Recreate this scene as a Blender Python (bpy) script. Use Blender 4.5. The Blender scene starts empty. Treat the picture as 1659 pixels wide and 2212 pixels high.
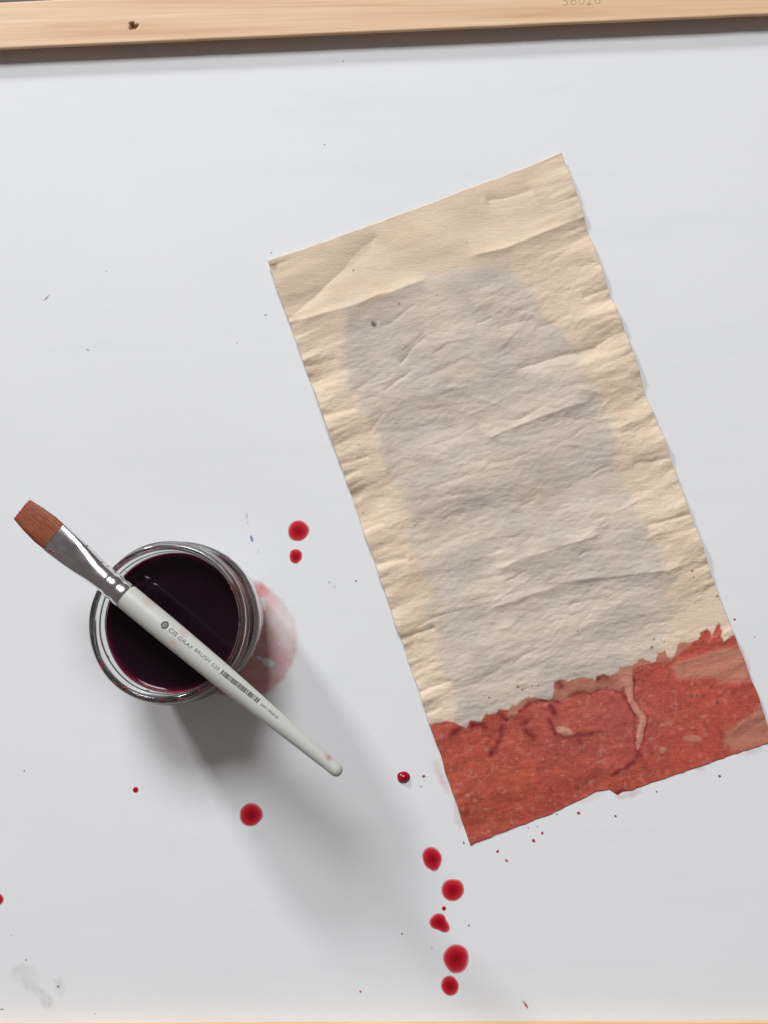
import bpy, bmesh, math, random
import numpy as np
from mathutils import Matrix, Vector, Euler

# ------------------------------------------------------------------ camera, world, lights, exposure
S = bpy.context.scene
COL = S.collection
R = math.radians
MM = 0.001
random.seed(7)
rng = np.random.default_rng(11)

CAM_H = 0.392
PITCH, YAW = 7.0, 2.0
FPX = 1597.0                      # focal length in pixels of a 1659 x 2212 frame
W0, H0 = 1659.0, 2212.0

cam_d = bpy.data.cameras.new('camera')
cam_d.sensor_fit = 'VERTICAL'
cam_d.sensor_height = 24.0
cam_d.lens = 24.0 * FPX / H0
cam_d.clip_start = 0.01
cam_d.clip_end = 50
cam = bpy.data.objects.new('camera', cam_d)
COL.objects.link(cam)
cam.location = (0, 0, CAM_H)
cam.rotation_euler = (R(PITCH), R(YAW), 0)
S.camera = cam
CAM_M = Euler((R(PITCH), R(YAW), 0)).to_matrix()
CAM_N = np.array(CAM_M)

world = bpy.data.worlds.new('World')
S.world = world
world.use_nodes = True
bg = world.node_tree.nodes['Background']
bg.inputs['Color'].default_value = (1.0, 0.83, 0.79, 1)
bg.inputs['Strength'].default_value = 0.135


def area_light(name, target, horiz, elev, dist, size, power, color):
    d = bpy.data.lights.new(name, 'AREA')
    d.shape = 'RECTANGLE'
    d.size, d.size_y = size
    d.energy = power
    d.color = color
    o = bpy.data.objects.new(name, d)
    COL.objects.link(o)
    h = Vector((horiz[0], horiz[1])).normalized() * math.cos(R(elev))
    v = Vector((h.x, h.y, math.sin(R(elev))))
    o.location = Vector(target) + v * dist
    o.rotation_euler = v.to_track_quat('Z', 'Y').to_euler()
    return o


area_light('window_light_high', (-0.08, -0.05, 0), (-0.13, 1.0), 47, 6.5, (2.0, 1.9), 318.0, (0.95, 0.98, 1.0))
area_light('window_light_low', (-0.08, -0.05, 0), (-0.55, 0.835), 20, 7.5, (0.80, 0.72), 342.0, (0.97, 0.98, 1.0))

S.view_settings.view_transform = 'Standard'
S.view_settings.look = 'None'
S.view_settings.exposure = 0.0
S.view_settings.gamma = 1.0
S.view_settings.use_curve_mapping = False
S.cycles.use_denoising = True
S.cycles.max_bounces = 14
S.cycles.transmission_bounces = 12
S.cycles.transparent_max_bounces = 24
S.cycles.sample_clamp_indirect = 6.0


# ------------------------------------------------------------------ helpers
def pix(x, y, z=0.0):
    """photo pixel (1659 x 2212 frame) -> world point(s) on the plane at height z"""
    x = np.asarray(x, float)
    y = np.asarray(y, float)
    d = np.stack([(x - W0 / 2) / FPX, (H0 / 2 - y) / FPX, -np.ones_like(x)], -1)
    w = d @ CAM_N.T
    t = (z - CAM_H) / w[..., 2]
    p = w * t[..., None]
    p[..., 2] += CAM_H
    return p


def P(x, y, z=0.0):
    return Vector(pix(x, y, z).tolist())


def sstep(a, b, x):
    t = np.clip((x - a) / (b - a), 0, 1)
    return t * t * (3 - 2 * t)


class Noise:
    def __init__(self, seed, n=256):
        self.n = n
        self.g = np.random.default_rng(seed).uniform(-1, 1, (n, n))

    def __call__(self, x, y):
        x = np.asarray(x, float); y = np.asarray(y, float)
        xi = np.floor(x).astype(int); yi = np.floor(y).astype(int)
        fx = x - xi; fy = y - yi
        fx = fx * fx * fx * (fx * (fx * 6 - 15) + 10)
        fy = fy * fy * fy * (fy * (fy * 6 - 15) + 10)
        n = self.n; g = self.g
        a = g[xi % n, yi % n]; b = g[(xi + 1) % n, yi % n]
        c = g[xi % n, (yi + 1) % n]; d = g[(xi + 1) % n, (yi + 1) % n]
        return (a * (1 - fx) + b * fx) * (1 - fy) + (c * (1 - fx) + d * fx) * fy


def fbm(seed, x, y, o=4, gain=0.5):
    s = 0; a = 1; t = 0
    for k in range(o):
        s = s + a * Noise(seed + k)(x * 2 ** k + 13.7 * k, y * 2 ** k + 7.1 * k)
        t += a; a *= gain
    return s / t


def seg_dist(px, py, pts):
    """distance from points to a polyline, parameter 0..1 along it, signed side"""
    best = np.full(np.shape(px), 1e9); par = np.zeros(np.shape(px)); side = np.ones(np.shape(px))
    pts = np.asarray(pts, float)
    L = np.r_[0, np.cumsum(np.hypot(*np.diff(pts, axis=0).T))]
    for i in range(len(pts) - 1):
        a, b = pts[i], pts[i + 1]
        d = b - a; l2 = d @ d
        t = np.clip(((px - a[0]) * d[0] + (py - a[1]) * d[1]) / l2, 0, 1)
        qx = px - a[0] - t * d[0]; qy = py - a[1] - t * d[1]
        dist = np.hypot(qx, qy)
        m = dist < best
        best = np.where(m, dist, best)
        par = np.where(m, (L[i] + t * math.sqrt(l2)) / L[-1], par)
        side = np.where(m, np.sign(d[0] * qy - d[1] * qx), side)
    return best, par, side


def inside(px, py, poly):
    poly = np.asarray(poly, float)
    r = np.zeros(np.shape(px), bool)
    j = len(poly) - 1
    for i in range(len(poly)):
        xi, yi = poly[i]; xj, yj = poly[j]
        c = ((yi > py) != (yj > py)) & (px < (xj - xi) * (py - yi) / (yj - yi + 1e-12) + xi)
        r ^= c
        j = i
    return r


def sdf(px, py, poly):
    d, _, _ = seg_dist(px, py, list(poly) + [poly[0]])
    return np.where(inside(px, py, poly), -d, d)


def mesh_obj(name, verts, faces, mat, parent=None, smooth=True):
    me = bpy.data.meshes.new(name)
    me.from_pydata([tuple(v) for v in verts], [], [tuple(f) for f in faces])
    me.update()
    if smooth:
        me.polygons.foreach_set('use_smooth', [True] * len(me.polygons))
    if mat:
        me.materials.append(mat)
    o = bpy.data.objects.new(name, me)
    COL.objects.link(o)
    o.parent = parent
    return o


def grid_obj(name, V, mat, parent=None, extra=None):
    """V: (nv, nu, 3) array -> grid mesh"""
    nv, nu = V.shape[:2]
    idx = np.arange(nv * nu).reshape(nv, nu)
    f = np.stack([idx[:-1, :-1], idx[1:, :-1], idx[1:, 1:], idx[:-1, 1:]], -1).reshape(-1, 4)
    me = bpy.data.meshes.new(name)
    me.vertices.add(nv * nu)
    me.vertices.foreach_set('co', V.reshape(-1).astype(np.float32))
    me.loops.add(f.size)
    me.loops.foreach_set('vertex_index', f.reshape(-1).astype(np.int32))
    me.polygons.add(len(f))
    me.polygons.foreach_set('loop_start', np.arange(0, f.size, 4, dtype=np.int32))
    me.polygons.foreach_set('use_smooth', np.ones(len(f), bool))
    me.update(calc_edges=True)
    me.validate()
    me.materials.append(mat)
    o = bpy.data.objects.new(name, me)
    COL.objects.link(o)
    o.parent = parent
    return o


def set_float(o, name, vals):
    a = o.data.attributes.new(name, 'FLOAT', 'POINT')
    a.data.foreach_set('value', np.asarray(vals, np.float32).reshape(-1))


def set_color(o, name, rgb):
    a = o.data.attributes.new(name, 'FLOAT_COLOR', 'POINT')
    rgb = np.asarray(rgb, np.float32).reshape(-1, 3)
    a.data.foreach_set('color', np.c_[rgb, np.ones(len(rgb), np.float32)].reshape(-1))


def empty(name, loc, rotz=0.0):
    o = bpy.data.objects.new(name, None)
    COL.objects.link(o)
    o.location = loc
    o.rotation_euler = (0, 0, rotz)
    o.empty_display_size = 0.01
    return o


def tag(o, label, cat, group=None, kind=None):
    o['label'] = label
    o['category'] = cat
    if group: o['group'] = group
    if kind: o['kind'] = kind
    return o


def lathe(name, prof, mat, parent=None, n=128, wob=None, closed=False):
    prof = list(prof)
    V = []
    for k in range(n):
        a = 2 * math.pi * k / n
        for i, (r, z) in enumerate(prof):
            rr = r + (wob(a, i, r, z) if wob else 0)
            V.append((rr * math.cos(a), rr * math.sin(a), z))
    m = len(prof)
    F = []
    for k in range(n):
        k2 = (k + 1) % n
        for i in range(m - 1):
            F.append((k * m + i, k2 * m + i, k2 * m + i + 1, k * m + i + 1))
        if closed:
            F.append((k * m + m - 1, k2 * m + m - 1, k2 * m, k * m))
    o = mesh_obj(name, V, F, mat, parent)
    bm = bmesh.new(); bm.from_mesh(o.data)
    bmesh.ops.remove_doubles(bm, verts=bm.verts, dist=1e-7)
    bmesh.ops.recalc_face_normals(bm, faces=bm.faces)
    bm.to_mesh(o.data); bm.free()
    o.data.polygons.foreach_set('use_smooth', [True] * len(o.data.polygons))
    return o


def loft(name, rings, mat, parent=None, cap0=True, cap1=True):
    rings = np.asarray(rings, float)
    m, n = rings.shape[:2]
    V = rings.reshape(-1, 3).tolist()
    F = []
    for i in range(m - 1):
        for k in range(n):
            k2 = (k + 1) % n
            F.append((i * n + k, i * n + k2, (i + 1) * n + k2, (i + 1) * n + k))
    if cap0: F.append(tuple(range(n - 1, -1, -1)))
    if cap1: F.append(tuple((m - 1) * n + k for k in range(n)))
    o = mesh_obj(name, V, F, mat, parent)
    bm = bmesh.new(); bm.from_mesh(o.data)
    bmesh.ops.recalc_face_normals(bm, faces=bm.faces)
    bm.to_mesh(o.data); bm.free()
    o.data.polygons.foreach_set('use_smooth', [True] * len(o.data.polygons))
    return o


# ------------------------------------------------------------------ materials
class M:
    def __init__(self, name):
        self.m = bpy.data.materials.new(name)
        self.m.use_nodes = True
        self.t = self.m.node_tree
        self.b = self.t.nodes['Principled BSDF']
        self.out = self.t.nodes['Material Output']

    def n(self, typ, **kw):
        nd = self.t.nodes.new(typ)
        for k, v in kw.items():
            if k in nd.inputs.keys() if hasattr(nd.inputs, 'keys') else False:
                nd.inputs[k].default_value = v
            else:
                setattr(nd, k, v)
        return nd

    def l(self, a, b):
        self.t.links.new(a, b)

    def mix(self, fac, a, b, mode='MIX'):
        nd = self.t.nodes.new('ShaderNodeMix')
        nd.data_type = 'RGBA'
        nd.blend_type = mode
        for sock, v in ((nd.inputs[0], fac), (nd.inputs[6], a), (nd.inputs[7], b)):
            if isinstance(v, bpy.types.NodeSocket):
                self.l(v, sock)
            elif isinstance(v, (int, float)):
                sock.default_value = v
            else:
                sock.default_value = (*v, 1) if len(v) == 3 else v
        return nd.outputs[2]

    def ramp(self, fac, stops):
        nd = self.t.nodes.new('ShaderNodeValToRGB')
        cr = nd.color_ramp
        while len(cr.elements) < len(stops):
            cr.elements.new(0.5)
        for e, (p, c) in zip(cr.elements, stops):
            e.position = p
            e.color = (*c, 1) if not isinstance(c, (int, float)) else (c, c, c, 1)
        self.l(fac, nd.inputs[0])
        return nd.outputs[0]

    def noise(self, vec, scale, detail=3.0, rough=0.5, dist=0.0):
        nd = self.t.nodes.new('ShaderNodeTexNoise')
        nd.inputs['Scale'].default_value = scale
        nd.inputs['Detail'].default_value = detail
        nd.inputs['Roughness'].default_value = rough
        nd.inputs['Distortion'].default_value = dist
        if vec is not None:
            self.l(vec, nd.inputs['Vector'])
        return nd.outputs[0]

    def coords(self, scale=(1, 1, 1), rot=0.0):
        tc = self.t.nodes.new('ShaderNodeTexCoord')
        mp = self.t.nodes.new('ShaderNodeMapping')
        mp.inputs['Scale'].default_value = scale
        mp.inputs['Rotation'].default_value = (0, 0, rot)
        self.l(tc.outputs['Object'], mp.inputs['Vector'])
        return mp.outputs[0]

    def bump(self, h, strength, dist):
        nd = self.t.nodes.new('ShaderNodeBump')
        nd.inputs['Strength'].default_value = strength
        nd.inputs['Distance'].default_value = dist
        self.l(h, nd.inputs['Height'])
        self.l(nd.outputs[0], self.b.inputs['Normal'])
        return nd

    def attr(self, name, color=False):
        nd = self.t.nodes.new('ShaderNodeAttribute')
        nd.attribute_name = name
        return nd.outputs['Color'] if color else nd.outputs['Fac']

    def math(self, op, a, b=None, clamp=False):
        nd = self.t.nodes.new('ShaderNodeMath')
        nd.operation = op
        nd.use_clamp = clamp
        for s, v in zip(nd.inputs, (a, b)):
            if v is None: continue
            if isinstance(v, (int, float)): s.default_value = v
            else: self.l(v, s)
        return nd.outputs[0]


def mat_board():
    m = M('white_primed_board')
    c = m.coords()
    big = m.noise(c, 7.0, 4, 0.55)
    smear = m.noise(m.coords((3, 22, 1), 0.25), 2.2, 4, 0.6)
    fine = m.noise(c, 900, 2, 0.6)
    col = m.mix(m.ramp(big, [(0.35, 0.0), (0.75, 1.0)]), (0.808, 0.816, 0.828), (0.785, 0.794, 0.803))
    col = m.mix(m.math('MULTIPLY', m.ramp(smear, [(0.52, 0.0), (0.80, 1.0)]), 0.35), col, (0.70, 0.715, 0.72))
    col = m.mix(m.math('MULTIPLY', m.ramp(fine, [(0.3, 0.0), (0.7, 1.0)]), 0.06), col, (0.66, 0.67, 0.69))
    m.l(col, m.b.inputs['Base Color'])
    m.b.inputs['Roughness'].default_value = 0.62
    m.b.inputs['Specular IOR Level'].default_value = 0.25
    h = m.math('ADD', m.math('MULTIPLY', fine, 0.25), m.noise(c, 60, 3, 0.5))
    m.bump(h, 0.10, 0.0006)
    return m.m


def mat_wood():
    m = M('pale_pine_wood')
    c = m.coords((1.6, 42, 42))
    warp = m.noise(m.coords((5, 30, 30)), 1.0, 3, 0.5)
    band = m.noise(c, 3.0, 4, 0.55, 0.6)
    fine = m.noise(m.coords((14, 700, 700)), 1.0, 3, 0.6)
    col = m.ramp(band, [(0.30, (0.62, 0.345, 0.165)), (0.46, (0.76, 0.485, 0.285)), (0.60, (0.79, 0.525, 0.320)), (0.75, (0.86, 0.62, 0.40))])
    col = m.mix(m.math('MULTIPLY', m.ramp(fine, [(0.42, 0.0), (0.72, 1.0)]), 0.42), col, (0.60, 0.36, 0.18))
    col = m.mix(m.math('MULTIPLY', m.ramp(warp, [(0.55, 0.0), (0.8, 1.0)]), 0.35), col, (0.90, 0.70, 0.50))
    k = m.attr('knot')
    col = m.mix(k, col, (0.055, 0.030, 0.016))
    m.l(col, m.b.inputs['Base Color'])
    m.b.inputs['Roughness'].default_value = 0.6
    m.bump(m.math('ADD', fine, band), 0.25, 0.0003)
    return m.m


def mat_simple(name, col, rough=0.5, metal=0.0, spec=0.5):
    m = M(name)
    m.b.inputs['Base Color'].default_value = (*col, 1)
    m.b.inputs['Roughness'].default_value = rough
    m.b.inputs['Metallic'].default_value = metal
    m.b.inputs['Specular IOR Level'].default_value = spec
    return m


def mat_floor():
    m = mat_simple('dark_brown_floor', (0.03, 0.014, 0.01), 0.6)
    c = m.noise(m.coords((3, 40, 1)), 4, 4)
    m.l(m.ramp(c, [(0.3, (0.010, 0.005, 0.004)), (0.7, (0.035, 0.010, 0.006))]), m.b.inputs['Base Color'])
    return m.m


def mat_paper():
    m = M('crumpled_kraft_paper')
    col = m.attr('tint', True)
    c = m.coords()
    fib = m.noise(m.coords((300, 1150, 300), R(-19)), 1.0, 4, 0.7, 1.2)
    fine = m.noise(c, 2600, 2, 0.6)
    med = m.noise(m.coords((45, 140, 45), R(-19)), 1.0, 4, 0.6)
    f1 = m.ramp(fib, [(0.64, 0.0), (0.76, 1.0)])
    col = m.mix(m.math('MULTIPLY', f1, 0.42), col, (0.50, 0.40, 0.28), 'MULTIPLY')
    col = m.mix(m.math('MULTIPLY', m.ramp(med, [(0.40, 0.0), (0.75, 1.0)]), 0.16), col, (0.62, 0.50, 0.38), 'MULTIPLY')
    col = m.mix(m.math('MULTIPLY', m.ramp(fine, [(0.35, 0.0), (0.7, 1.0)]), 0.10), col, (0.5, 0.42, 0.36), 'MULTIPLY')
    m.l(col, m.b.inputs['Base Color'])
    wet = m.attr('wet')
    m.l(m.math('SUBTRACT', 0.85, m.math('MULTIPLY', wet, 0.45)), m.b.inputs['Roughness'])
    m.b.inputs['Specular IOR Level'].default_value = 0.25
    h = m.math('ADD', m.math('MULTIPLY', fib, 0.8), m.math('ADD', m.math('MULTIPLY', med, 1.2), m.math('MULTIPLY', fine, 0.2)))
    m.bump(h, 0.65, 0.0005)
    return m.m


def mat_decal(name, c_in, c_out, strength, scale=60.0, spread=(0.25, 0.75), rough=0.6):
    """thin wash of colour on the board: density falls off to nothing at its edge"""
    m = M(name)
    a = m.attr('wash')
    n = m.noise(m.coords(), scale, 4, 0.6)
    m.l(m.mix(a, c_out, c_in), m.b.inputs['Base Color'])
    m.b.inputs['Roughness'].default_value = rough
    m.b.inputs['Specular IOR Level'].default_value = 0.2
    k = m.math('MULTIPLY', m.math('MULTIPLY', a, m.ramp(n, [(spread[0], 0.35), (spread[1], 1.0)])), strength, True)
    m.l(k, m.b.inputs['Alpha'])
    return m.m


def mat_drop():
    m = M('red_watery_paint')
    t = m.attr('radius')
    n = m.noise(m.coords(), 260, 3)
    tt = m.math('ADD', t, m.math('MULTIPLY', m.math('SUBTRACT', n, 0.5), 0.16))
    m.l(m.ramp(tt, [(0.05, (0.25, 0.002, 0.010)), (0.45, (0.42, 0.005, 0.020)), (0.78, (0.58, 0.026, 0.042)), (0.93, (0.74, 0.20, 0.20))]), m.b.inputs['Base Color'])
    m.l(m.ramp(t, [(0.76, 1.0), (0.89, 0.80), (1.0, 0.0)]), m.b.inputs['Alpha'])
    m.b.inputs['Roughness'].default_value = 0.28
    m.b.inputs['Specular IOR Level'].default_value = 0.35
    return m.m


def mat_bead():
    m = M('wet_red_bead')
    t = m.attr('radius')
    m.l(m.ramp(t, [(0.0, (0.26, 0.003, 0.012)), (0.8, (0.33, 0.006, 0.016)), (1.0, (0.16, 0.002, 0.008))]), m.b.inputs['Base Color'])
    m.b.inputs['Roughness'].default_value = 0.08
    return m.m


def mat_glass():
    m = M('clear_glass')
    m.b.inputs['Base Color'].default_value = (0.965, 0.985, 0.972, 1)
    m.b.inputs['Roughness'].default_value = 0.09
    m.b.inputs['IOR'].default_value = 1.5
    m.b.inputs['Transmission Weight'].default_value = 1.0
    m.bump(m.noise(m.coords(), 90, 3), 0.25, 0.0008)
    va = m.n('ShaderNodeVolumeAbsorption')
    va.inputs['Color'].default_value = (0.80, 0.70, 0.66, 1)
    va.inputs['Density'].default_value = 3.0
    m.l(va.outputs[0], m.out.inputs['Volume'])
    return m.m


def mat_liquid():
    m = M('dark_red_dye')
    t = m.attr('radius')
    m.l(m.ramp(t, [(0.0, (0.012, 0.005, 0.009)), (0.92, (0.013, 0.004, 0.008)), (0.97, (0.045, 0.003, 0.016)), (1.0, (0.15, 0.006, 0.036))]), m.b.inputs['Base Color'])
    m.b.inputs['Roughness'].default_value = 0.06
    m.b.inputs['IOR'].default_value = 1.33
    m.b.inputs['Specular IOR Level'].default_value = 0.4
    return m.m


def mat_ferrule():
    m = M('polished_tin')
    n = m.noise(m.coords((120, 300, 300)), 1.0, 3)
    m.l(m.ramp(n, [(0.3, (0.72, 0.74, 0.78)), (0.7, (0.86, 0.87, 0.89))]), m.b.inputs['Base Color'])
    m.b.inputs['Metallic'].default_value = 1.0
    m.l(m.ramp(n, [(0.3, 0.13), (0.75, 0.26)]), m.b.inputs['Roughness'])
    m.bump(m.noise(m.coords((200, 500, 500)), 1.0, 3), 0.15, 0.0004)
    return m.m


def mat_handle():
    m = M('matt_grey_green_lacquer')
    n = m.noise(m.coords((40, 160, 160)), 1.0, 4)
    col = m.ramp(n, [(0.3, (0.525, 0.54, 0.49)), (0.7, (0.565, 0.575, 0.525))])
    st = m.attr('stain')
    col = m.mix(st, col, (0.50, 0.10, 0.09))
    m.l(col, m.b.inputs['Base Color'])
    m.b.inputs['Roughness'].default_value = 0.42
    m.b.inputs['Specular IOR Level'].default_value = 0.4
    return m.m


def mat_bristle():
    m = M('chestnut_bristle')
    n = m.noise(m.coords((60, 2600, 2600)), 1.0, 4, 0.65)
    col = m.ramp(n, [(0.30, (0.10, 0.022, 0.007)), (0.55, (0.27, 0.062, 0.018)), (0.75, (0.40, 0.105, 0.036))])
    e = m.attr('tip')
    col = m.mix(m.math('MULTIPLY', e, 0.5), col, (0.34, 0.03, 0.025))
    m.l(col, m.b.inputs['Base Color'])
    m.b.inputs['Roughness'].default_value = 0.5
    m.b.inputs['Specular IOR Level'].default_value = 0.35
    m.bump(n, 0.6, 0.0004)
    return m.m


# ------------------------------------------------------------------ setting: board, floor
MB = mat_board()
MWOOD = mat_wood()
def on_line(p, q, x, dy):
    t = (x - p.x) / (q.x - p.x)
    return (x, p.y + (q.y - p.y) * t + dy, 0)


_ta, _tb, _ba, _bb = P(0, 106, 0.007), P(1659, 32.5, 0.007), P(0, 2211, 0.007), P(1659, 2205.5, 0.007)
board = mesh_obj('board', [on_line(_ba, _bb, -0.42, -0.012), on_line(_ba, _bb, 0.42, -0.012), on_line(_ta, _tb, 0.42, 0.012), on_line(_ta, _tb, -0.42, 0.012)], [(0, 1, 2, 3)], MB, smooth=False)
bm = bmesh.new(); bm.from_mesh(board.data)
ext = bmesh.ops.extrude_face_region(bm, geom=bm.faces[:])
for v in [g for g in ext['geom'] if isinstance(g, bmesh.types.BMVert)]:
    v.co.z = -0.003
bmesh.ops.recalc_face_normals(bm, faces=bm.faces)
bm.to_mesh(board.data); bm.free()
board['kind'] = 'structure'
board['label'] = 'white primed surface with faint smudges that everything lies on'
floor = mesh_obj('floor', [(-3, -3, -0.06), (3, -3, -0.06), (3, 3, -0.06), (-3, 3, -0.06)], [(0, 1, 2, 3)], mat_floor(), smooth=False)
floor['kind'] = 'structure'

# ------------------------------------------------------------------ wooden frame: two rails
RAIL_H = 0.007
frame = empty('wooden_frame', P(0, 60, 0))
tag(frame, 'pale pine stretcher frame whose two rails edge the white board', 'frame')
frame.location = (0, 0, 0)


def rail(p_a, p_b, width, inward, hole=None):
    """inner top edge runs a->b; the rail extends from it by width on the side away from inward; its inner face is undercut"""
    a, b = Vector(p_a), Vector(p_b)
    d = (b - a); d.z = 0; d.normalize()
    n = Vector((-d.y, d.x, 0))
    if n.dot(Vector(inward)) > 0: n = -n            # n points outward, away from the board's middle
    a2, b2 = a - d * 0.16, b + d * 0.16
    L = (b2 - a2).length
    top = RAIL_H
    e = 0.0011
    # cross-section: (offset outward, z)
    nt = max(8, int(width / 0.0006))
    sec = [(0.0150, -0.0010), (0.0147, top - 0.0030), (0.0030, top - 0.0019), (0.0010, top - 0.0015), (0.0003, top - 0.0009), (0.0006, top - 0.0003), (0.0013, top)]
    sec += [(0.0013 + (width - 0.0026) * (k + 1) / nt, top) for k in range(nt)]
    sec += [(width - 0.0005, top - 0.0004), (width, top - 0.0013), (width, -0.018), (0.014, -0.018)]
    xs = np.linspace(0, L, int(L / 0.0008))
    sec = np.array(sec)
    X, O = np.meshgrid(xs, sec[:, 0])
    Z = np.repeat(sec[:, 1][:, None], len(xs), 1)
    nz = fbm(77, X * 60, O * 400, 3)
    edge = (Z < top - 1e-5) & (Z > top - 0.0029)
    O2 = O + np.where(edge, nz * 0.00022, 0)
    knot = np.zeros_like(X)
    depth = np.zeros_like(X)
    if hole is not None:
        hx = (Vector(hole) - a2).dot(d); ho = (Vector(hole) - a2).dot(n)
        # irregular knot hole: a lobe and a notch, about 4 mm across
        U = (X - hx) / 0.00014; V = (O - ho) / 0.00014    # tenths of a mm, V outward (up in the photo)
        poly = [(-13, -13), (10, -12), (17, -3), (22, 6), (16, 10), (8, 1), (1, 4), (3, 15), (-2, 20), (-9, 19), (-13, 12), (-9, 3), (-11, -4)]
        s = sdf(U, V, poly)
        inn = (Z >= top - 1e-5)
        depth = np.where(inn, sstep(2, -4, s), 0)
        knot = np.where(inn, np.clip(sstep(1, -4, s) + 0.35 * sstep(14, 2, s) * (0.6 + 0.6 * nz), 0, 1), 0)
    Wd = a2.x + d.x * X + n.x * O2, a2.y + d.y * X + n.y * O2
    V3 = np.stack([Wd[0], Wd[1], Z - depth * 0.0045], -1)
    if n.cross(d).z > 0:
        V3 = V3[:, ::-1]; knot = knot[:, ::-1]
    o = grid_obj('rail', V3, MWOOD, frame)
    set_float(o, 'knot', knot)
    return o, d, n


top_a, top_b = P(0, 106, RAIL_H), P(1659, 32.5, RAIL_H)
w_top = (P(0, 3, RAIL_H) - top_a).length
rail_top, rd, rn = rail(top_a, top_b, w_top, (0, -1, 0), hole=P(287, 57, RAIL_H))
rail_top['label'] = 'pine rail with a dark knot hole and green stamped digits'
rail_bot, _, _ = rail(P(0, 2211, RAIL_H), P(1659, 2205.5, RAIL_H), w_top, (0, 1, 0))


def text_mesh(s, size, spacing=1.0, bold=0.0):
    cu = bpy.data.curves.new('lettering', 'FONT')
    cu.body = s
    cu.size = size
    cu.align_x = 'CENTER'
    cu.align_y = 'CENTER'
    cu.space_character = spacing
    cu.offset = bold
    cu.resolution_u = 3
    ob = bpy.data.objects.new('lettering_source', cu)
    COL.objects.link(ob)
    dg = bpy.context.evaluated_depsgraph_get()
    me = bpy.data.meshes.new_from_object(ob.evaluated_get(dg))
    bpy.data.objects.remove(ob)
    bpy.data.curves.remove(cu)
    return me


green = M('faded_green_stamp_ink')
gn = green.noise(green.coords(), 1500, 3)
green.b.inputs['Base Color'].default_value = (0.22, 0.36, 0.12, 1)
green.b.inputs['Roughness'].default_value = 0.8
green.l(green.ramp(gn, [(0.35, 0.25), (0.6, 0.85)]), green.b.inputs['Alpha'])
me = text_mesh('56026', 0.0088, 1.02, -0.00022)
me.name = 'stamped_number'
me.materials.append(green.m)
st = bpy.data.objects.new('stamped_number', me)
COL.objects.link(st)
st.parent = rail_top
c = P(1256, 1.5, RAIL_H)
st.location = (c.x, c.y, RAIL_H + 0.00006)
st.rotation_euler = (0, 0, math.atan2(rd.y, rd.x))

# ------------------------------------------------------------------ paper strip
TL, TR, BR, BL = (580, 570), (1211, 335), (1670, 1601), (1016, 1826)
NU, NV = 350, 680
u = np.linspace(0, 1, NU)[None, :].repeat(NV, 0)
v = np.linspace(0, 1, NV)[:, None].repeat(NU, 1)


def bil(k):
    return (1 - v) * ((1 - u) * TL[k] + u * TR[k]) + v * ((1 - u) * BL[k] + u * BR[k])


DX, DY = bil(0), bil(1)
# ragged bottom edge (torn bite and tab), slightly wavy other edges
ub = [0, .14, .27, .40, .425, .462, .485, .505, .535, .56, .7, 1]
ob_ = [0, -5, -7, -19, -21, -17, 0, -2, 2, 0, 0, 0]
off = np.interp(u, ub, ob_) + 1.2 * Noise(5)(u * 60, u * 0)
wv = sstep(.90, 1.0, v)
DX += wv * off * (-0.34) * -1 * 0.35
DY += wv * off
el = sstep(.06, 0, u); er = sstep(.94, 1, u); et = sstep(.04, 0, v)
DX += el * 2.4 * fbm(21, v * 26, v * 0, 3) + el * 6 * np.sin(math.pi * np.clip(v, 0, 1)) * .9
DX += er * (3.2 * fbm(22, v * 22, v * 0, 3) - 5 * np.sin(math.pi * v))
DY += et * 1.8 * fbm(23, u * 24, u * 0, 3)

s_mm = u * 165
t_mm = v * 325
ds = np.minimum(s_mm, 165 - s_mm)
env_l = np.exp(-s_mm / 16); env_r = np.exp(-(165 - s_mm) / 18)
sk = t_mm + 0.03 * s_mm + 3 * fbm(31, s_mm / 50, t_mm / 40, 2)
h = 1.7 * fbm(41, s_mm / 70, (sk - s_mm * .1) / 27, 2)
h += 1.1 * (env_l + env_r) * fbm(42, s_mm / 40, sk / 8.5, 3)
h += 1.9 * (env_l + env_r) * fbm(46, s_mm / 60 + 3, sk / 17, 2)
mid = sstep(0.08, 0.20, v)
h += (.35 + .65 * mid) * 0.20 * fbm(43, s_mm / 30, (sk - s_mm * .12) / 9.5, 2)
h += mid * 0.15 * fbm(44, s_mm / 7, (sk - s_mm * .1) / 3.2, 3)
h += (.3 + .7 * mid) * 0.35 * np.abs(fbm(48, s_mm / 38 + 2, (sk - s_mm * .16) / 15, 3))
h += 1.0 * (env_l + env_r) * np.abs(fbm(49, s_mm / 34, sk / 9 + 5, 2))
h += mid * 0.27 * np.abs(fbm(50, s_mm / 13 + 4, (sk - s_mm * .22) / 5.5, 3))
h += mid * 0.16 * np.abs(fbm(51, s_mm / 5 + 8, (sk + s_mm * .15) / 2.6, 2))
h += mid * 0.038 * fbm(47, s_mm / 2.2, sk / 1.3, 2)

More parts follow.
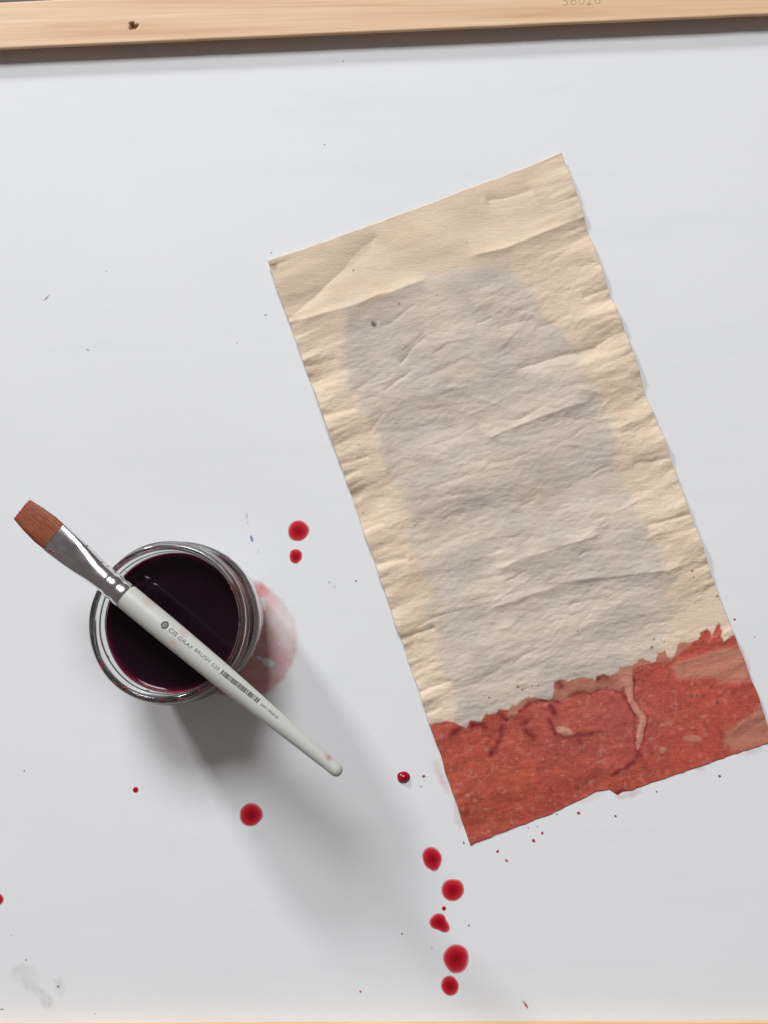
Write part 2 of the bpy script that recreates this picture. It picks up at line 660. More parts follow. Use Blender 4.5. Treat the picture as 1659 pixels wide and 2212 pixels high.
creases = [  # points (photo pixels), height mm, half-width px, kind: ridge / valley / step
    ([(826, 502), (735, 590), (621, 698)], -1.25, 24, 't'),
    ([(622, 703), (743, 668), (836, 637), (930, 601)], 1.75, 22, 'r'),
    ([(1003, 561), (1100, 536), (1197, 498), (1262, 474)], 1.35, 15, 'r'),
    ([(1045, 436), (1114, 424), (1156, 407)], -1.0, 14, 't'),
    ([(902, 657), (874, 676), (842, 701), (818, 706)], -0.40, 6, 't'),
    ([(923, 726), (892, 754), (861, 794)], -0.85, 8, 't'),
    ([(998, 734), (960, 750), (930, 772)], -0.35, 6, 't'),
    ([(892, 800), (824, 850)], -0.75, 6, 't'),
    ([(659, 797), (690, 790), (730, 772)], -0.7, 9, 't'),
    ([(1108, 803), (1184, 778), (1239, 764), (1281, 753), (1345, 717)], -1.25, 13, 't'),
    ([(1025, 703), (1064, 686)], -0.35, 5, 't'),
    ([(1072, 707), (1122, 699), (1150, 690)], -0.35, 5, 't'),
    ([(1040, 955), (1107, 925), (1218, 884), (1290, 864)], 1.25, 16, 'r'),
    ([(1107, 914), (1172, 879), (1213, 887)], -0.35, 5, 't'),
    ([(1218, 899), (1259, 912)], -0.35, 5, 't'),
    ([(1060, 1232), (1188, 1188), (1304, 1150)], 1.35, 17, 'r'),
    ([(1031, 1325), (1162, 1279), (1238, 1254), (1436, 1234), (1522, 1203)], 1.15, 16, 'r'),
    ([(1441, 990), (1365, 1008)], -0.9, 10, 't'),
    ([(1487, 1112), (1390, 1138)], -0.9, 10, 't'),
    ([(1562, 1312), (1450, 1345)], -0.8, 9, 't'),
    ([(808, 1221), (884, 1208)], -0.8, 9, 't'),
    ([(866, 1378), (945, 1355)], -0.8, 9, 't'),
    ([(782, 1150), (833, 1127)], -0.7, 9, 't'),
    ([(700, 905), (772, 880)], -0.6, 9, 't'),
    ([(735, 1008), (800, 985)], -0.6, 9, 't'),
    ([(905, 1495), (975, 1470)], -0.6, 9, 't'),
    ([(1400, 900), (1330, 930)], 0.6, 12, 'r'),
    ([(1308, 628), (1255, 645)], -0.8, 9, 't'),
    ([(1160, 1190), (1230, 1180)], -0.25, 5, 't'),
    ([(960, 1170), (1030, 1145)], -0.3, 5, 't'),
    # in the dyed end
    ([(1120, 1533), (1143, 1517), (1171, 1513), (1213, 1517), (1231, 1503), (1258, 1492), (1277, 1496), (1295, 1490), (1323, 1485), (1342, 1494), (1355, 1517), (1372, 1545), (1369, 1582), (1374, 1612)], -0.85, 8, 't'),
    ([(1341, 1462), (1358, 1490), (1363, 1513), (1376, 1536), (1389, 1550), (1383, 1577), (1378, 1612)], 1.05, 10, 'r'),
    ([(1455, 1437), (1530, 1418), (1595, 1393)], 1.1, 15, 'r'),
    ([(1553, 1471), (1622, 1468)], -0.8, 8, 't'),
    ([(1575, 1585), (1610, 1552), (1660, 1522)], 0.9, 14, 'r'),
    ([(1590, 1598), (1640, 1560), (1668, 1540)], -0.7, 10, 't'),
    ([(1190, 1585), (1225, 1577)], 0.6, 14, 'r'),
]
crs = random.Random(5)
for i in range(90):      # short straight crumple lines, mostly across the strip
    cu_, cv_ = crs.uniform(.12, .88), crs.uniform(.20, .86)
    x_ = (1 - cv_) * ((1 - cu_) * TL[0] + cu_ * TR[0]) + cv_ * ((1 - cu_) * BL[0] + cu_ * BR[0])
    y_ = (1 - cv_) * ((1 - cu_) * TL[1] + cu_ * TR[1]) + cv_ * ((1 - cu_) * BL[1] + cu_ * BR[1])
    an = R(-20 + crs.gauss(0, 14)); ln = crs.uniform(14, 55)
    mx_, my_ = crs.uniform(-5, 5), crs.uniform(-5, 5)
    creases.append(([(x_ - ln * math.cos(an), y_ - ln * math.sin(an)), (x_ + mx_, y_ + my_), (x_ + ln * math.cos(an), y_ + ln * math.sin(an))],
                    crs.choice([-1, -1, 1]) * crs.uniform(.12, .32), crs.uniform(2.6, 5.5), 't'))
for pts, amp, wd, kind in creases:
    d, par, sd = seg_dist(DX + 3 * fbm(61, DX / 45, DY / 45, 2), DY + 3 * fbm(62, DX / 45, DY / 45, 2), pts)
    edge_fade = sstep(0, .12, par) * sstep(1, .88, par)
    # a crease that starts at the paper's rim keeps its height there
    edge_fade = np.where(ds < 12, np.maximum(edge_fade, 1 - ds / 12), edge_fade)
    h += 1.12 * amp * np.exp(-(d / wd)) * edge_fade * (0.9 + 0.35 * np.clip(fbm(63, DX / 60, DY / 60, 2), -1, 1))

# dyed end: masks in photo pixels
zr = lambda pts: [(x * .4608 + 894.6, y * .4608 + 1328.3) for x, y in pts]
tide = zr([(40, 516), (75, 512), (150, 495), (195, 500), (215, 520), (245, 530), (262, 490), (300, 500), (318, 500), (330, 465), (385, 460), (395, 445), (440, 445), (455, 425), (480, 425), (500, 405), (535, 380), (570, 385), (600, 395), (640, 400), (650, 370), (655, 310), (690, 300), (720, 310), (740, 300), (765, 295), (790, 290), (830, 295), (845, 310), (852, 285), (880, 275), (915, 285), (935, 275), (955, 260), (965, 245), (1010, 240), (1040, 225), (1050, 205), (1070, 200), (1090, 215), (1110, 225), (1130, 215), (1140, 180), (1160, 175), (1175, 165), (1185, 195), (1205, 205), (1220, 190), (1230, 150), (1245, 125), (1280, 130), (1310, 125), (1335, 110), (1340, 80), (1370, 65), (1385, 75), (1395, 100), (1410, 65), (1425, 35), (1440, 75), (1430, 100), (1450, 125), (1475, 100), (1500, 95), (1560, 80)])
nx = 2.4 * fbm(71, DX / 7, DY / 7, 3); ny = 2.4 * fbm(72, DX / 7, DY / 7, 3)
QX, QY = DX + nx, DY + ny
red_poly = tide + [(1800, 1365), (1800, 1900), (900, 1900), (880, 1560)]
lower = v > 0.72
red = np.zeros_like(u)
s_red = np.full_like(u, 99.0)
s_red[lower] = sdf(QX[lower], QY[lower], red_poly)
red = sstep(1.3, -1.3, s_red)
front = zr([(440, 500), (490, 450), (540, 412), (600, 400), (640, 408), (690, 412), (730, 382), (790, 357), (830, 368), (870, 352), (930, 342), (965, 358), (1010, 250), (1100, 225), (1200, 215)])
band_poly = tide[12:52] + list(reversed(front))
tanm = np.zeros_like(u)
tanm[lower] = 0.62 * sstep(4, -3, sdf(QX[lower], QY[lower], band_poly))


def blob(cx, cy, rx, ry, rot, amt, soft=.35):
    global tanm, h
    ca, sa = math.cos(R(rot)), math.sin(R(rot))
    a = ((QX - cx) * ca + (QY - cy) * sa) / rx
    b = (-(QX - cx) * sa + (QY - cy) * ca) / ry
    q = np.hypot(a, b)
    k = sstep(1 + soft * .5, 1 - soft, q)
    tanm = np.maximum(tanm, amt * k)
    h = h + 0.35 * amt * k * np.clip(1.2 - q, 0, 1)


for (x, y, rx, ry, rot, a) in [(700, 543, 46, 22, 14, .85), (783, 618, 15, 13, 0, .6), (960, 740, 32, 12, -30, .65), (1160, 630, 20, 15, -20, .6),
                               (1162, 517, 16, 9, -10, .5), (1302, 580, 46, 20, 3, .55), (1352, 475, 20, 8, -10, .4), (1300, 525, 14, 6, 0, .35),
                               (250, 842, 10, 10, 0, .45), (335, 627, 10, 10, 0, .35), (865, 687, 16, 7, -10, .35), (830, 782, 20, 10, -25, .4),
                               (455, 970, 8, 8, 0, .4), (350, 1012, 9, 7, 0, .4), (318, 945, 9, 8, 0, .35), (1205, 430, 8, 6, 0, .4), (880, 660, 7, 5, 0, .3)]:
    blob(x * .4608 + 894.6, y * .4608 + 1328.3, rx * .4608, ry * .4608, rot, a)
tend = zr([(985, 270), (1005, 340), (1015, 400), (1045, 450), (1072, 480), (1058, 540), (1048, 600), (1045, 622)])
d, par, _ = seg_dist(QX, QY, tend)
wt = np.interp(par, [0, .15, .3, .45, .6, .8, .95, 1], [17, 11, 6, 6.5, 7, 6.5, 5.5, 3])
tk = sstep(1.25, .75, d / wt)
tanm = np.maximum(tanm, .85 * tk)
for pp, amt in (([(1205, 235), (1430, 160), (1530, 150), (1565, 305), (1430, 312), (1408, 290), (1230, 300)], .62),
                ([(1460, 545), (1540, 490), (1640, 420), (1720, 560), (1720, 590), (1490, 640), (1478, 610), (1450, 595)], .60)):
    tanm[lower] = np.maximum(tanm[lower], amt * sstep(9, -9, sdf(QX[lower], QY[lower], zr(pp))))
tanm *= red

# darker wine streaks where the dye pooled, plus painted shadow under the front fold
pool_and_shade = np.zeros_like(u)
for pts, w, a in [([(455, 480), (430, 490), (395, 465)], 6, .6), ([(330, 520), (300, 510), (270, 520)], 8, .5), ([(215, 525), (165, 555)], 8, .6),
                  ([(410, 520), (410, 560), (385, 610), (360, 650)], 8, .6), ([(520, 500), (522, 540), (560, 575)], 10, .6), ([(640, 420), (655, 460)], 9, .55),
                  ([(630, 490), (665, 560), (720, 570), (765, 560), (870, 545)], 6, .55), ([(765, 570), (790, 640)], 9, .5),
                  ([(490, 450), (540, 412), (600, 400), (640, 408), (690, 412), (730, 382), (790, 357), (830, 368), (870, 352), (930, 342), (970, 362), (1000, 412), (1038, 470), (1028, 550), (1042, 630)], 4.5, .55),  # shadow line along the wrinkle's front ridge, painted into the dye colour
                  ([(1028, 300), (1025, 400), (1060, 450), (1088, 478), (1078, 545), (1066, 610)], 3.5, .5), ([(1050, 630), (1055, 655), (1000, 705), (930, 752)], 7, .65),
                  ([(680, 325), (682, 330)], 13, .8), ([(865, 295), (900, 290)], 10, .8), ([(990, 832), (960, 838), (925, 852)], 11, .7)]:
    d, par, _ = seg_dist(QX, QY, zr(pts))
    pool_and_shade = np.maximum(pool_and_shade, min(1, a * 1.65) * np.exp(-(d / (w * .85)) ** 2) * (0.75 + .5 * fbm(75, DX / 14, DY / 14, 2)))
pool_and_shade = np.clip(pool_and_shade, 0, 1) * red * (1 - .9 * tk)

# dried grey wash in the middle with a faint yellow-green tide line
gpoly = [(752, 662), (836, 637), (926, 603), (975, 582), (1040, 568), (1095, 570), (1140, 612), (1168, 672), (1222, 735), (1285, 825), (1306, 905), (1336, 1010), (1378, 1098), (1418, 1178), (1450, 1250), (1447, 1330), (1425, 1400), (1400, 1500), (1000, 1600), (970, 1480), (948, 1400), (922, 1290), (898, 1180), (876, 1090), (842, 1025), (800, 925), (775, 868), (738, 800), (748, 720)]
GX = DX + 20 * fbm(81, DX / 40, DY / 40, 3) + 5 * fbm(83, DX / 9, DY / 9, 3)
GY = DY + 17 * fbm(82, DX / 40, DY / 40, 3) + 5 * fbm(84, DX / 9, DY / 9, 3)
sg = sdf(GX, GY, gpoly)
gray = sstep(16, -20, sg) * np.clip(.95 + .28 * fbm(87, DX / 55, DY / 40, 3), .72, 1)
halo = np.exp(-((sg - 2) / 13) ** 2) * (0.5 + .5 * fbm(85, DX / 45, DY / 45, 2))

n1 = fbm(91, DX / 60, DY / 60, 4)[..., None]
n2 = fbm(92, DX / 12, DY / 12, 4)[..., None]
beige = np.array([.795, .642, .485]) * (1 + .06 * n1)
brown = np.clip(fbm(88, s_mm / 24, t_mm / 9, 3) * 1.5 + .1, 0, 1)[..., None]
beige = beige * (1 - .38 * brown) + np.array([.68, .505, .355]) * .38 * brown
greyc = np.array([.618, .535, .466]) * (1 + .14 * n1)
warm = np.clip(fbm(93, s_mm / 26, t_mm / 13, 3) * 1.5 + .12, 0, 1)[..., None]
greyc = greyc * (1 - .60 * warm) + np.array([.76, .65, .535]) * .60 * warm
col = beige * (1 - gray[..., None]) + greyc * gray[..., None]
col = col * (1 - .28 * np.clip(halo, 0, 1)[..., None]) + np.array([.74, .67, .49]) * .28 * np.clip(halo, 0, 1)[..., None]
tdl = (np.exp(-((sg + 7) / 4.5) ** 2) * np.clip(.45 + 1.2 * fbm(86, DX / 35, DY / 35, 3), 0, 1) * .20)[..., None]
col = col * (1 - tdl) + np.array([.48, .42, .34]) * tdl
redc = np.array([.485, .090, .060]) * (1 + .18 * n1 + .26 * n2)
pinkish = np.clip(.5 + 1.3 * fbm(94, DX / 120, DY / 120, 2) - (DX - 1350) / 1500, 0, 1)[..., None]
cool = sstep(260, 40, np.hypot(DX - 1290, (DY - 1560) * 1.5))[..., None]
redc = redc * (1 - .55 * cool) + np.array([.43, .100, .086]) * (1 + .22 * n2) * .55 * cool
orange = np.clip(fbm(98, DX / 70, DY / 50, 3) * 1.6 + .25 - (DX - 1150) / 900, 0, 1)[..., None]
redc = redc * (1 - .35 * orange) + np.array([.50, .118, .055]) * (1 + .2 * n2) * .35 * orange
pale = np.clip(fbm(95, DX / 9, DY / 9, 3) * 2.6 - .55, 0, 1)[..., None]
redc = redc * (1 - .45 * pale) + np.array([.62, .24, .19]) * .45 * pale
dk = np.clip(fbm(96, DX / 6, DY / 5, 3) * 2.6 - .75, 0, 1)[..., None]
redc = redc * (1 - .55 * dk) + np.array([.26, .035, .028]) * .55 * dk
tanc = np.array([.60, .300, .205])
tt = tanm[..., None]
redc = redc * (1 - tt) + tanc * (1 + .06 * n2) * tt
pp = pool_and_shade[..., None]
redc = redc * (1 - pp) + np.array([.20, .014, .022]) * pp
col = col * (1 - red[..., None]) + redc * red[..., None]
# darker tide line exactly at the dye's edge
tl = np.exp(-(s_red / 2.2) ** 2)[..., None] * .30 * np.clip(.4 + fbm(97, DX / 25, DY / 25, 2) * 1.5, 0, 1)[..., None]
col = col * (1 - tl) + np.array([.30, .10, .08]) * tl
# spatter on the paper, specks and the small dark hole
spots = [(1118, 1483, 3.0), (1128, 1489, 2.6), (1148, 1480, 1.5), (1161, 1480, 1.9), (1178, 1495, 1.6), (1239, 1453, 1.5), (1407, 1398, 3.2), (1412, 1381, 2.5),
         (1428, 1384, 1.5), (1434, 1386, 1.5), (1246, 1363, 2.0), (1493, 1233, 3.0), (1496, 1247, 1.8), (1056, 1506, 1.8), (1548, 1288, 2.5)]
for x, y, r in spots:
    k = (sstep(1.35, .65, np.hypot(DX + nx * .3 - x, DY + ny * .3 - y) / r) * .75)[..., None]
    col = col * (1 - k) + np.array([.22, .03, .03]) * k
for x, y, r, a in [(808, 702, 5.5, .85), (804, 697, 3, .5), (595, 582, 7, .35), (863, 659, 2, .7), (764, 585, 2, .6), (1549, 1518, 3.0, .9), (1504, 1503, 3, .7), (1494, 1504, 3.5, .7),
                   (945, 640, 2, .5), (1008, 527, 2, .5), (784, 1108, 2, .6), (776, 963, 1.6, .7), (1160, 1660, 3.2, .7)]:
    k = (sstep(1.4, .6, np.hypot(DX + nx * .5 - x, DY + ny * .5 - y) / r) * a)[..., None]
    col = col * (1 - k) + np.array([.10, .075, .07]) * k
col = np.clip(col, .01, .95)

h = h - np.percentile(h, 3)
h = np.maximum(h, -0.15)
lift = .25 + (.5 + .7 * (u > .5)) * np.exp(-ds / 6) * (0.5 + .5 * Noise(99)(t_mm / 22, u * 0))
h = (h * (1 - .5 * sstep(45, -45, s_red)) + lift) * (1 - .6 * sstep(.95, 1, v))
h = np.maximum(h, 0.16)
pos = pix(DX, DY, 0.0)
Z = h * MM
Vp = np.stack([pos[..., 0], pos[..., 1], Z], -1)
# rim of real thickness: one more ring that drops to the underside
Vp = np.concatenate([Vp[:1], Vp, Vp[-1:]], 0)
Vp = np.concatenate([Vp[:, :1], Vp, Vp[:, -1:]], 1)
for sl in ((0, slice(None)), (-1, slice(None)), (slice(None), 0), (slice(None), -1)):
    Vp[sl][..., 2] -= 0.00013
colp = np.pad(col, ((1, 1), (1, 1), (0, 0)), mode='edge')
wet = np.pad(np.clip(red * .8, 0, 1), 1, mode='edge')
paper = grid_obj('paper_strip', Vp[::-1], mat_paper())
set_color(paper, 'tint', colp[::-1])
set_float(paper, 'wet', wet[::-1])
tag(paper, 'crumpled beige kraft paper strip with grey middle and one end dyed red', 'paper')

# ------------------------------------------------------------------ glass jar
JH = 0.055
jl, jr_ = P(187, 1346, JH), P(532, 1346, JH)
jt, jb = P(360, 1174, JH), P(360, 1519, JH)
jc = Vector(((jl.x + jr_.x) / 2, (jt.y + jb.y) / 2, 0))
JR = ((jr_.x - jl.x) + (jt.y - jb.y)) / 4
jar = empty('glass_jar', jc)
tag(jar, 'open clear glass jar of dark red dye with a brush across its mouth', 'jar')
k = JR / 0.0352
prof_o = [(0.0, 0.0018), (0.024, 0.0018), (0.0285, 0.0002), (0.0312, 0.0006), (0.0334, 0.0028), (0.0348, 0.0062), (0.0360, 0.012), (0.0374, 0.022), (0.0382, 0.030), (0.0384, 0.0345),
          (0.0378, 0.0380), (0.0362, 0.0403), (0.0351, 0.0416), (0.0349, 0.0430), (0.0364, 0.0438), (0.0368, 0.0446), (0.0364, 0.0455), (0.0350, 0.0464), (0.0349, 0.0480),
          (0.0358, 0.0488), (0.0362, 0.0496), (0.0357, 0.0504), (0.0351, 0.0512), (0.0352, 0.0525), (0.0351, 0.0538), (0.0345, 0.0547), (0.0335, 0.0550), (0.0326, 0.0547), (0.0320, 0.0539)]
prof_i = [(0.0317, 0.0525), (0.0314, 0.048), (0.0313, 0.043), (0.0308, 0.0405), (0.0300, 0.0385), (0.0290, 0.0350), (0.0286, 0.030), (0.0284, 0.022), (0.0280, 0.012), (0.0265, 0.0075), (0.0235, 0.0060), (0.0, 0.0064)]
MG = mat_glass()
thread_n = Noise(301)


def wob(a, i, r, z):
    w = 0.00012 * math.sin(3 * a + 1) + 0.00008 * math.sin(7 * a + i)
    if 0.042 < z < 0.053 and r > 0.034:      # broken screw thread
        w += 0.00035 * math.sin(2 * a + (z - 0.042) * 500)
    if z < 0.004: w *= 0.3
    return w if r > 0.001 else 0


glass = lathe('jar_wall', [(r * k * (0.972 if z < 0.041 else 1.0), z) for r, z in prof_o] + [(r * k, z) for r, z in prof_i], MG, jar, n=160, wob=wob)

LZ = 0.0425
li_r = 0.0313 * k
rad = [0, .15, .3, .5, .7, .82, .90, .94, .97, .99, 1.0]
lp = []
for q in rad:
    lp.append((q * (li_r - 0.00004), LZ + 0.0011 * max(0, (q - .9) / .1) ** 3))
# below the surface the dye follows the inner wall (very slightly inside it, in the glass's own skin)
low = [(0.0308, 0.0405), (0.0300, 0.0385), (0.0290, 0.0350), (0.0286, 0.030), (0.0284, 0.022), (0.0280, 0.012), (0.0265, 0.0075), (0.0235, 0.0060), (0.0, 0.0064)]
lp += [(0.0312 * k - 0.00012, 0.0425)] + [(r * k - (0.00015 if r > 0 else 0), z + 0.0002) for r, z in low]
ML = mat_liquid()
liquid = lathe('red_dye', lp, ML, n=160)
liquid.location = jc
rr = np.array([math.hypot(vv.co.x, vv.co.y) / li_r if vv.co.z > LZ - 0.0002 else 1.0 for vv in liquid.data.vertices])
set_float(liquid, 'radius', np.clip(rr, 0, 1))
tag(liquid, 'dark wine-red liquid dye filling the open glass jar', 'dye')

# dye splashes dried on the inner wall and on the rim
MRES = mat_simple('dried_red_splash', (0.27, 0.020, 0.020), 0.3).m
bmr = bmesh.new()


def splash(a, r, z, ra, rt, rz):
    mt = Matrix.Translation((r * math.cos(a), r * math.sin(a), z)) @ Matrix.Rotation(a, 4, 'Z') @ Matrix.Diagonal((ra, rt, rz, 1))
    bmesh.ops.create_icosphere(bmr, subdivisions=2, radius=1.0, matrix=mt)


for i in range(34):
    a = random.choice([random.uniform(0.2, 1.3), random.uniform(-0.6, 0.5), random.uniform(-2.2, -0.9), random.uniform(1.4, 3.0), random.uniform(3, 5)])
    z = LZ + random.choice([0.0006, 0.001, 0.0015, 0.004, 0.007]) * random.uniform(.7, 1.3)
    splash(a, 0.03128 * k, z, 0.00022, random.uniform(.0003, .0011), random.uniform(.0002, .0006))
for i in range(30):
    a = random.uniform(-2.6, -0.7) if i < 20 else random.uniform(1.5, 2.7)
    splash(a, random.uniform(0.0327, 0.0347) * k, 0.0549, random.uniform(.0002, .0004), random.uniform(.0003, .0013), 0.00016)
for a0, a1, z in ((0.15, 1.0, LZ + .0014), (-2.4, -1.1, LZ + .0013), (1.9, 2.7, LZ + .0016)):
    for a in np.arange(a0, a1, 0.03):
        splash(a, 0.03130 * k, z + random.uniform(-.0003, .0003), 0.00016, .0007, random.uniform(.0002, .0005))
mer = bpy.data.meshes.new('dried_splash')
bmr.to_mesh(mer); bmr.free()
mer.materials.append(MRES)
mer.polygons.foreach_set('use_smooth', [True] * len(mer.polygons))
res = bpy.data.objects.new('dried_splash', mer)
COL.objects.link(res)
res.parent = jar
res['kind'] = 'stuff'

# ------------------------------------------------------------------ paint brush
BZ = JH + 0.0062
p_tip, p_fer, p_ring, p_hs, p_end = P(41, 1107, BZ), P(118.5, 1161, BZ), P(232, 1256, BZ), P(272, 1289, BZ), P(737, 1672, BZ)
ax = (p_end - p_fer); ax.normalize()
ang = math.atan2(ax.y, ax.x)
brush = empty('paintbrush', (p_fer.x, p_fer.y, BZ), ang)
tag(brush, 'flat paintbrush with grey handle, tin ferrule and chestnut bristles resting across the jar', 'paintbrush')
px_mm = (P(731, 1667, BZ) - p_fer).length / math.hypot(731 - 118.5, 1667 - 1161)     # metres per photo pixel at the brush
lx = lambda p: (p - p_fer).dot(ax)
Lr, Lh, Le, Lt = lx(p_ring), lx(p_hs), lx(p_end), lx(p_tip)
NS = 64
th = np.linspace(0, 2 * math.pi, NS, endpoint=False)


def sup(wy, wz, e):
    """rounded-rectangle section: e = 2 round, larger = boxier"""
    c, s_ = np.cos(th), np.sin(th)
    return np.sign(c) * np.abs(c) ** (2 / e) * wy / 2, np.sign(s_) * np.abs(s_) ** (2 / e) * wz / 2


def ring(x, wy, wz, e, dz=0.0, dy=0.0):
    y, z = sup(wy, wz, e)
    return np.stack([np.full(NS, x), y + dy, z + dz], -1)


# ferrule: flat mouth, round neck, two crimp grooves
W_F, W_N = 71 * px_mm, 54 * px_mm
rings = []
for q in np.linspace(0, 1, 26):
    x = q * (Lr - 0.0006)
    wy = np.interp(q, [0, .3, .6, .85, 1], [W_F, W_F * .965, W_F * .88, W_N * 1.02, W_N])
    wz = np.interp(q, [0, .2, .45, .75, 1], [0.0052, 0.0060, 0.0078, 0.0100, 0.0108])
    e = np.interp(q, [0, .3, .7, 1], [3.6, 3.2, 2.3, 2.0])
    rings.append(ring(x, wy, wz, e))
x0 = Lr
for q, s_ in [(0, .985), (.06, .955), (.13, .955), (.20, 1.0), (.30, 1.03), (.42, 1.03), (.50, 1.0), (.56, .955), (.62, .955), (.69, 1.0), (.78, 1.03), (.90, 1.03), (1.0, 1.015)]:
    rings.append(ring(x0 + q * (Lh - Lr), W_N * s_ * 1.02, 0.0110 * s_, 2.0))
MF = mat_ferrule()
ferr = loft('ferrule', rings, MF, brush, cap0=True, cap1=True)

# handle
hl = Le - Lh
hr = []
for q in np.r_[np.linspace(0, .96, 70), .967, .974, .981, .987, .992, .996, .9985, 1.0]:
    w = np.interp(q, [0, .04, .2, .42, .62, .82, .95], [55, 55.5, 55, 50.5, 42, 32.5, 27.5]) * px_mm
    if q > .965:
        t = (q - .965) / .035
        w *= math.sqrt(max(0.0, 1 - t ** 3.2)) * .95 + .05
    hr.append(ring(Lh - 0.0006 + q * (hl + 0.0006), w, w * .93, 2.0))
MH = mat_handle()
handle = loft('handle', hr, MH, brush)
hv = np.array([vv.co[:] for vv in handle.data.vertices])


def on_handle(x, y):
    """(distance along from photo pixel, sideways) local coordinates of a photo pixel on the handle"""
    p = P(x, y, BZ + 0.004) - p_fer
    return p.dot(ax), p.dot(Vector((-ax.y, ax.x, 0)))


bm = bmesh.new(); bm.from_mesh(handle.data)
bm.to_mesh(handle.data); bm.free()
stn = np.zeros(len(hv))
for sx, sy, r, a, el in [(340, 1303, 5, .35, 2.2), (318, 1300, 7, .22, 2), (377, 1387, 7, .30, 1), (386, 1380, 4, .25, 1), (396, 1369, 5, .35, 1.6), (711, 1641, 5, .75, 1), (706, 1634, 6, .3, 1), (697, 1648, 3, .6, 1)]:
    X, Y = on_handle(sx, sy)
    q = np.hypot((hv[:, 0] - X) / (r * px_mm * el), (hv[:, 1] - Y) / (r * px_mm))
    stn = np.maximum(stn, a * sstep(1.5, .3, q) * (hv[:, 2] > -0.001))
set_float(handle, 'stain', stn)

# print on the handle: meshes wrapped on to its top
hx = np.array([r[0, 0] for r in hr]); hw = np.array([np.ptp(r[:, 1]) for r in hr])


def wrap(x, y):
    w = np.interp(x, hx, hw)
    a = np.clip(y / (w / 2), -.98, .98)
    return w * .93 / 2 * math.sqrt(1 - a * a)


INK = mat_simple('dark_grey_print', (0.06, 0.065, 0.07), 0.6).m
INK2 = mat_simple('faded_grey_print', (0.16, 0.17, 0.165), 0.6).m


def print_obj(name, V2, faces, mat, lift=0.00008):
    bmp = bmesh.new()
    vs_ = [bmp.verts.new((x, y, 0)) for x, y in V2]
    for f in faces:
        try: bmp.faces.new([vs_[i] for i in f])
        except ValueError: pass
    for _ in range(4):
        es = [e for e in bmp.edges if e.calc_length() > 0.00035]
        if not es: break
        bmesh.ops.triangulate(bmp, faces=bmp.faces[:])
        es = [e for e in bmp.edges if e.calc_length() > 0.00035]
        bmesh.ops.subdivide_edges(bmp, edges=es, cuts=1)
    bmesh.ops.triangulate(bmp, faces=bmp.faces[:])
    for q_ in bmp.verts: q_.co.z = wrap(q_.co.x, q_.co.y) + lift
    me_ = bpy.data.meshes.new(name); bmp.to_mesh(me_); bmp.free()
    me_.materials.append(mat)
    o = bpy.data.objects.new(name, me_); COL.objects.link(o); o.parent = handle
    return o


def print_text(name, s, xa, ya, xb, yb, height_px, mat, bold=0.0):
    x0_, y0_ = on_handle(xa, ya); x1_, y1_ = on_handle(xb, yb)
    me = text_mesh(s, 1.0, 1.12, bold)
    vs = np.array([v_.co[:2] for v_ in me.vertices])
    fs = [tuple(p.vertices) for p in me.polygons]
    bpy.data.meshes.remove(me)
    vs -= (vs.max(0) + vs.min(0)) / 2
    vs /= np.ptp(vs, axis=0)
    sx = x1_ - x0_
    vs = vs * np.array([sx, height_px * px_mm])
    cx, cy = (x0_ + x1_) / 2, (y0_ + y1_) / 2
    return print_obj(name, [(cx + a, cy + b) for a, b in vs], fs, mat)


# round emblem: dark disc with a small pale square figure in it
cx, cy = on_handle(357.5, 1350)
r = 8 * px_mm
dv = [(cx + r * math.cos(a), cy + r * math.sin(a)) for a in np.linspace(0, 2 * math.pi, 28, endpoint=False)]
print_obj('printed_emblem', dv, [tuple(range(28))], INK)
PALE = mat_simple('pale_print', (0.42, 0.43, 0.41), 0.6).m
sq = []; sf = []


def rect(cx_, cy_, w, h_, store_v, store_f):
    b = len(store_v)
    store_v += [(cx_ - w / 2, cy_ - h_ / 2), (cx_ + w / 2, cy_ - h_ / 2), (cx_ + w / 2, cy_ + h_ / 2), (cx_ - w / 2, cy_ + h_ / 2)]
    store_f.append((b, b + 1, b + 2, b + 3))


for (a, b, w, h_) in [(0, .42, .8, .14), (-.33, .1, .14, .6), (.33, .1, .14, .6), (0, -.2, .8, .14), (0, -.5, .14, .4), (-.2, -.62, .4, .14)]:
    rect(cx + a * r, cy + b * r, w * r, h_ * r, sq, sf)
print_obj('emblem_figure', sq, sf, PALE, 0.00014)
print_text('printed_word', 'CIS', 367.5, 1358.5, 383.5, 1372, 8.5, INK, .015)
print_text('printed_word', 'GRAF', 386.5, 1375.5, 417, 1400, 7.4, INK2, .012)
print_text('printed_word', 'BRUSH', 422, 1402.5, 454, 1428.5, 7.4, INK2, .012)
print_text('printed_word', '520', 458.5, 1434, 473.5, 1446, 7.2, INK2, .012)
# barcode
bx0, by0 = on_handle(479, 1451); bx1, by1 = on_handle(557, 1514)
bv, bf = [], []
x = bx0
while x < bx1:
    w = random.choice([1.0, 1.4, 2.2, 3.2]) * px_mm
    yy = by0 + (by1 - by0) * (x - bx0) / (bx1 - bx0)
    rect(x + w / 2, yy, w, 9.5 * px_mm, bv, bf)
    x += w + random.choice([.8, 1.2, 1.8, 2.4]) * px_mm
print_obj('printed_barcode', bv, bf, INK)
# a last line too small to read: short strokes
mx0, my0 = on_handle(562, 1520); mx1, my1 = on_handle(599, 1551)
bv, bf = [], []
for q in np.linspace(0, 1, 26):
    if random.random() < .1: continue
    xx = mx0 + (mx1 - mx0) * q; yy = my0 + (my1 - my0) * q
    rect(xx, yy, .7 * px_mm, random.uniform(3.5, 5.5) * px_mm, bv, bf)
    rect(xx + .6 * px_mm, yy + random.choice([-2, 0, 2]) * px_mm, 1.2 * px_mm, .8 * px_mm, bv, bf)
print_obj('fine_print', bv, bf, INK2)

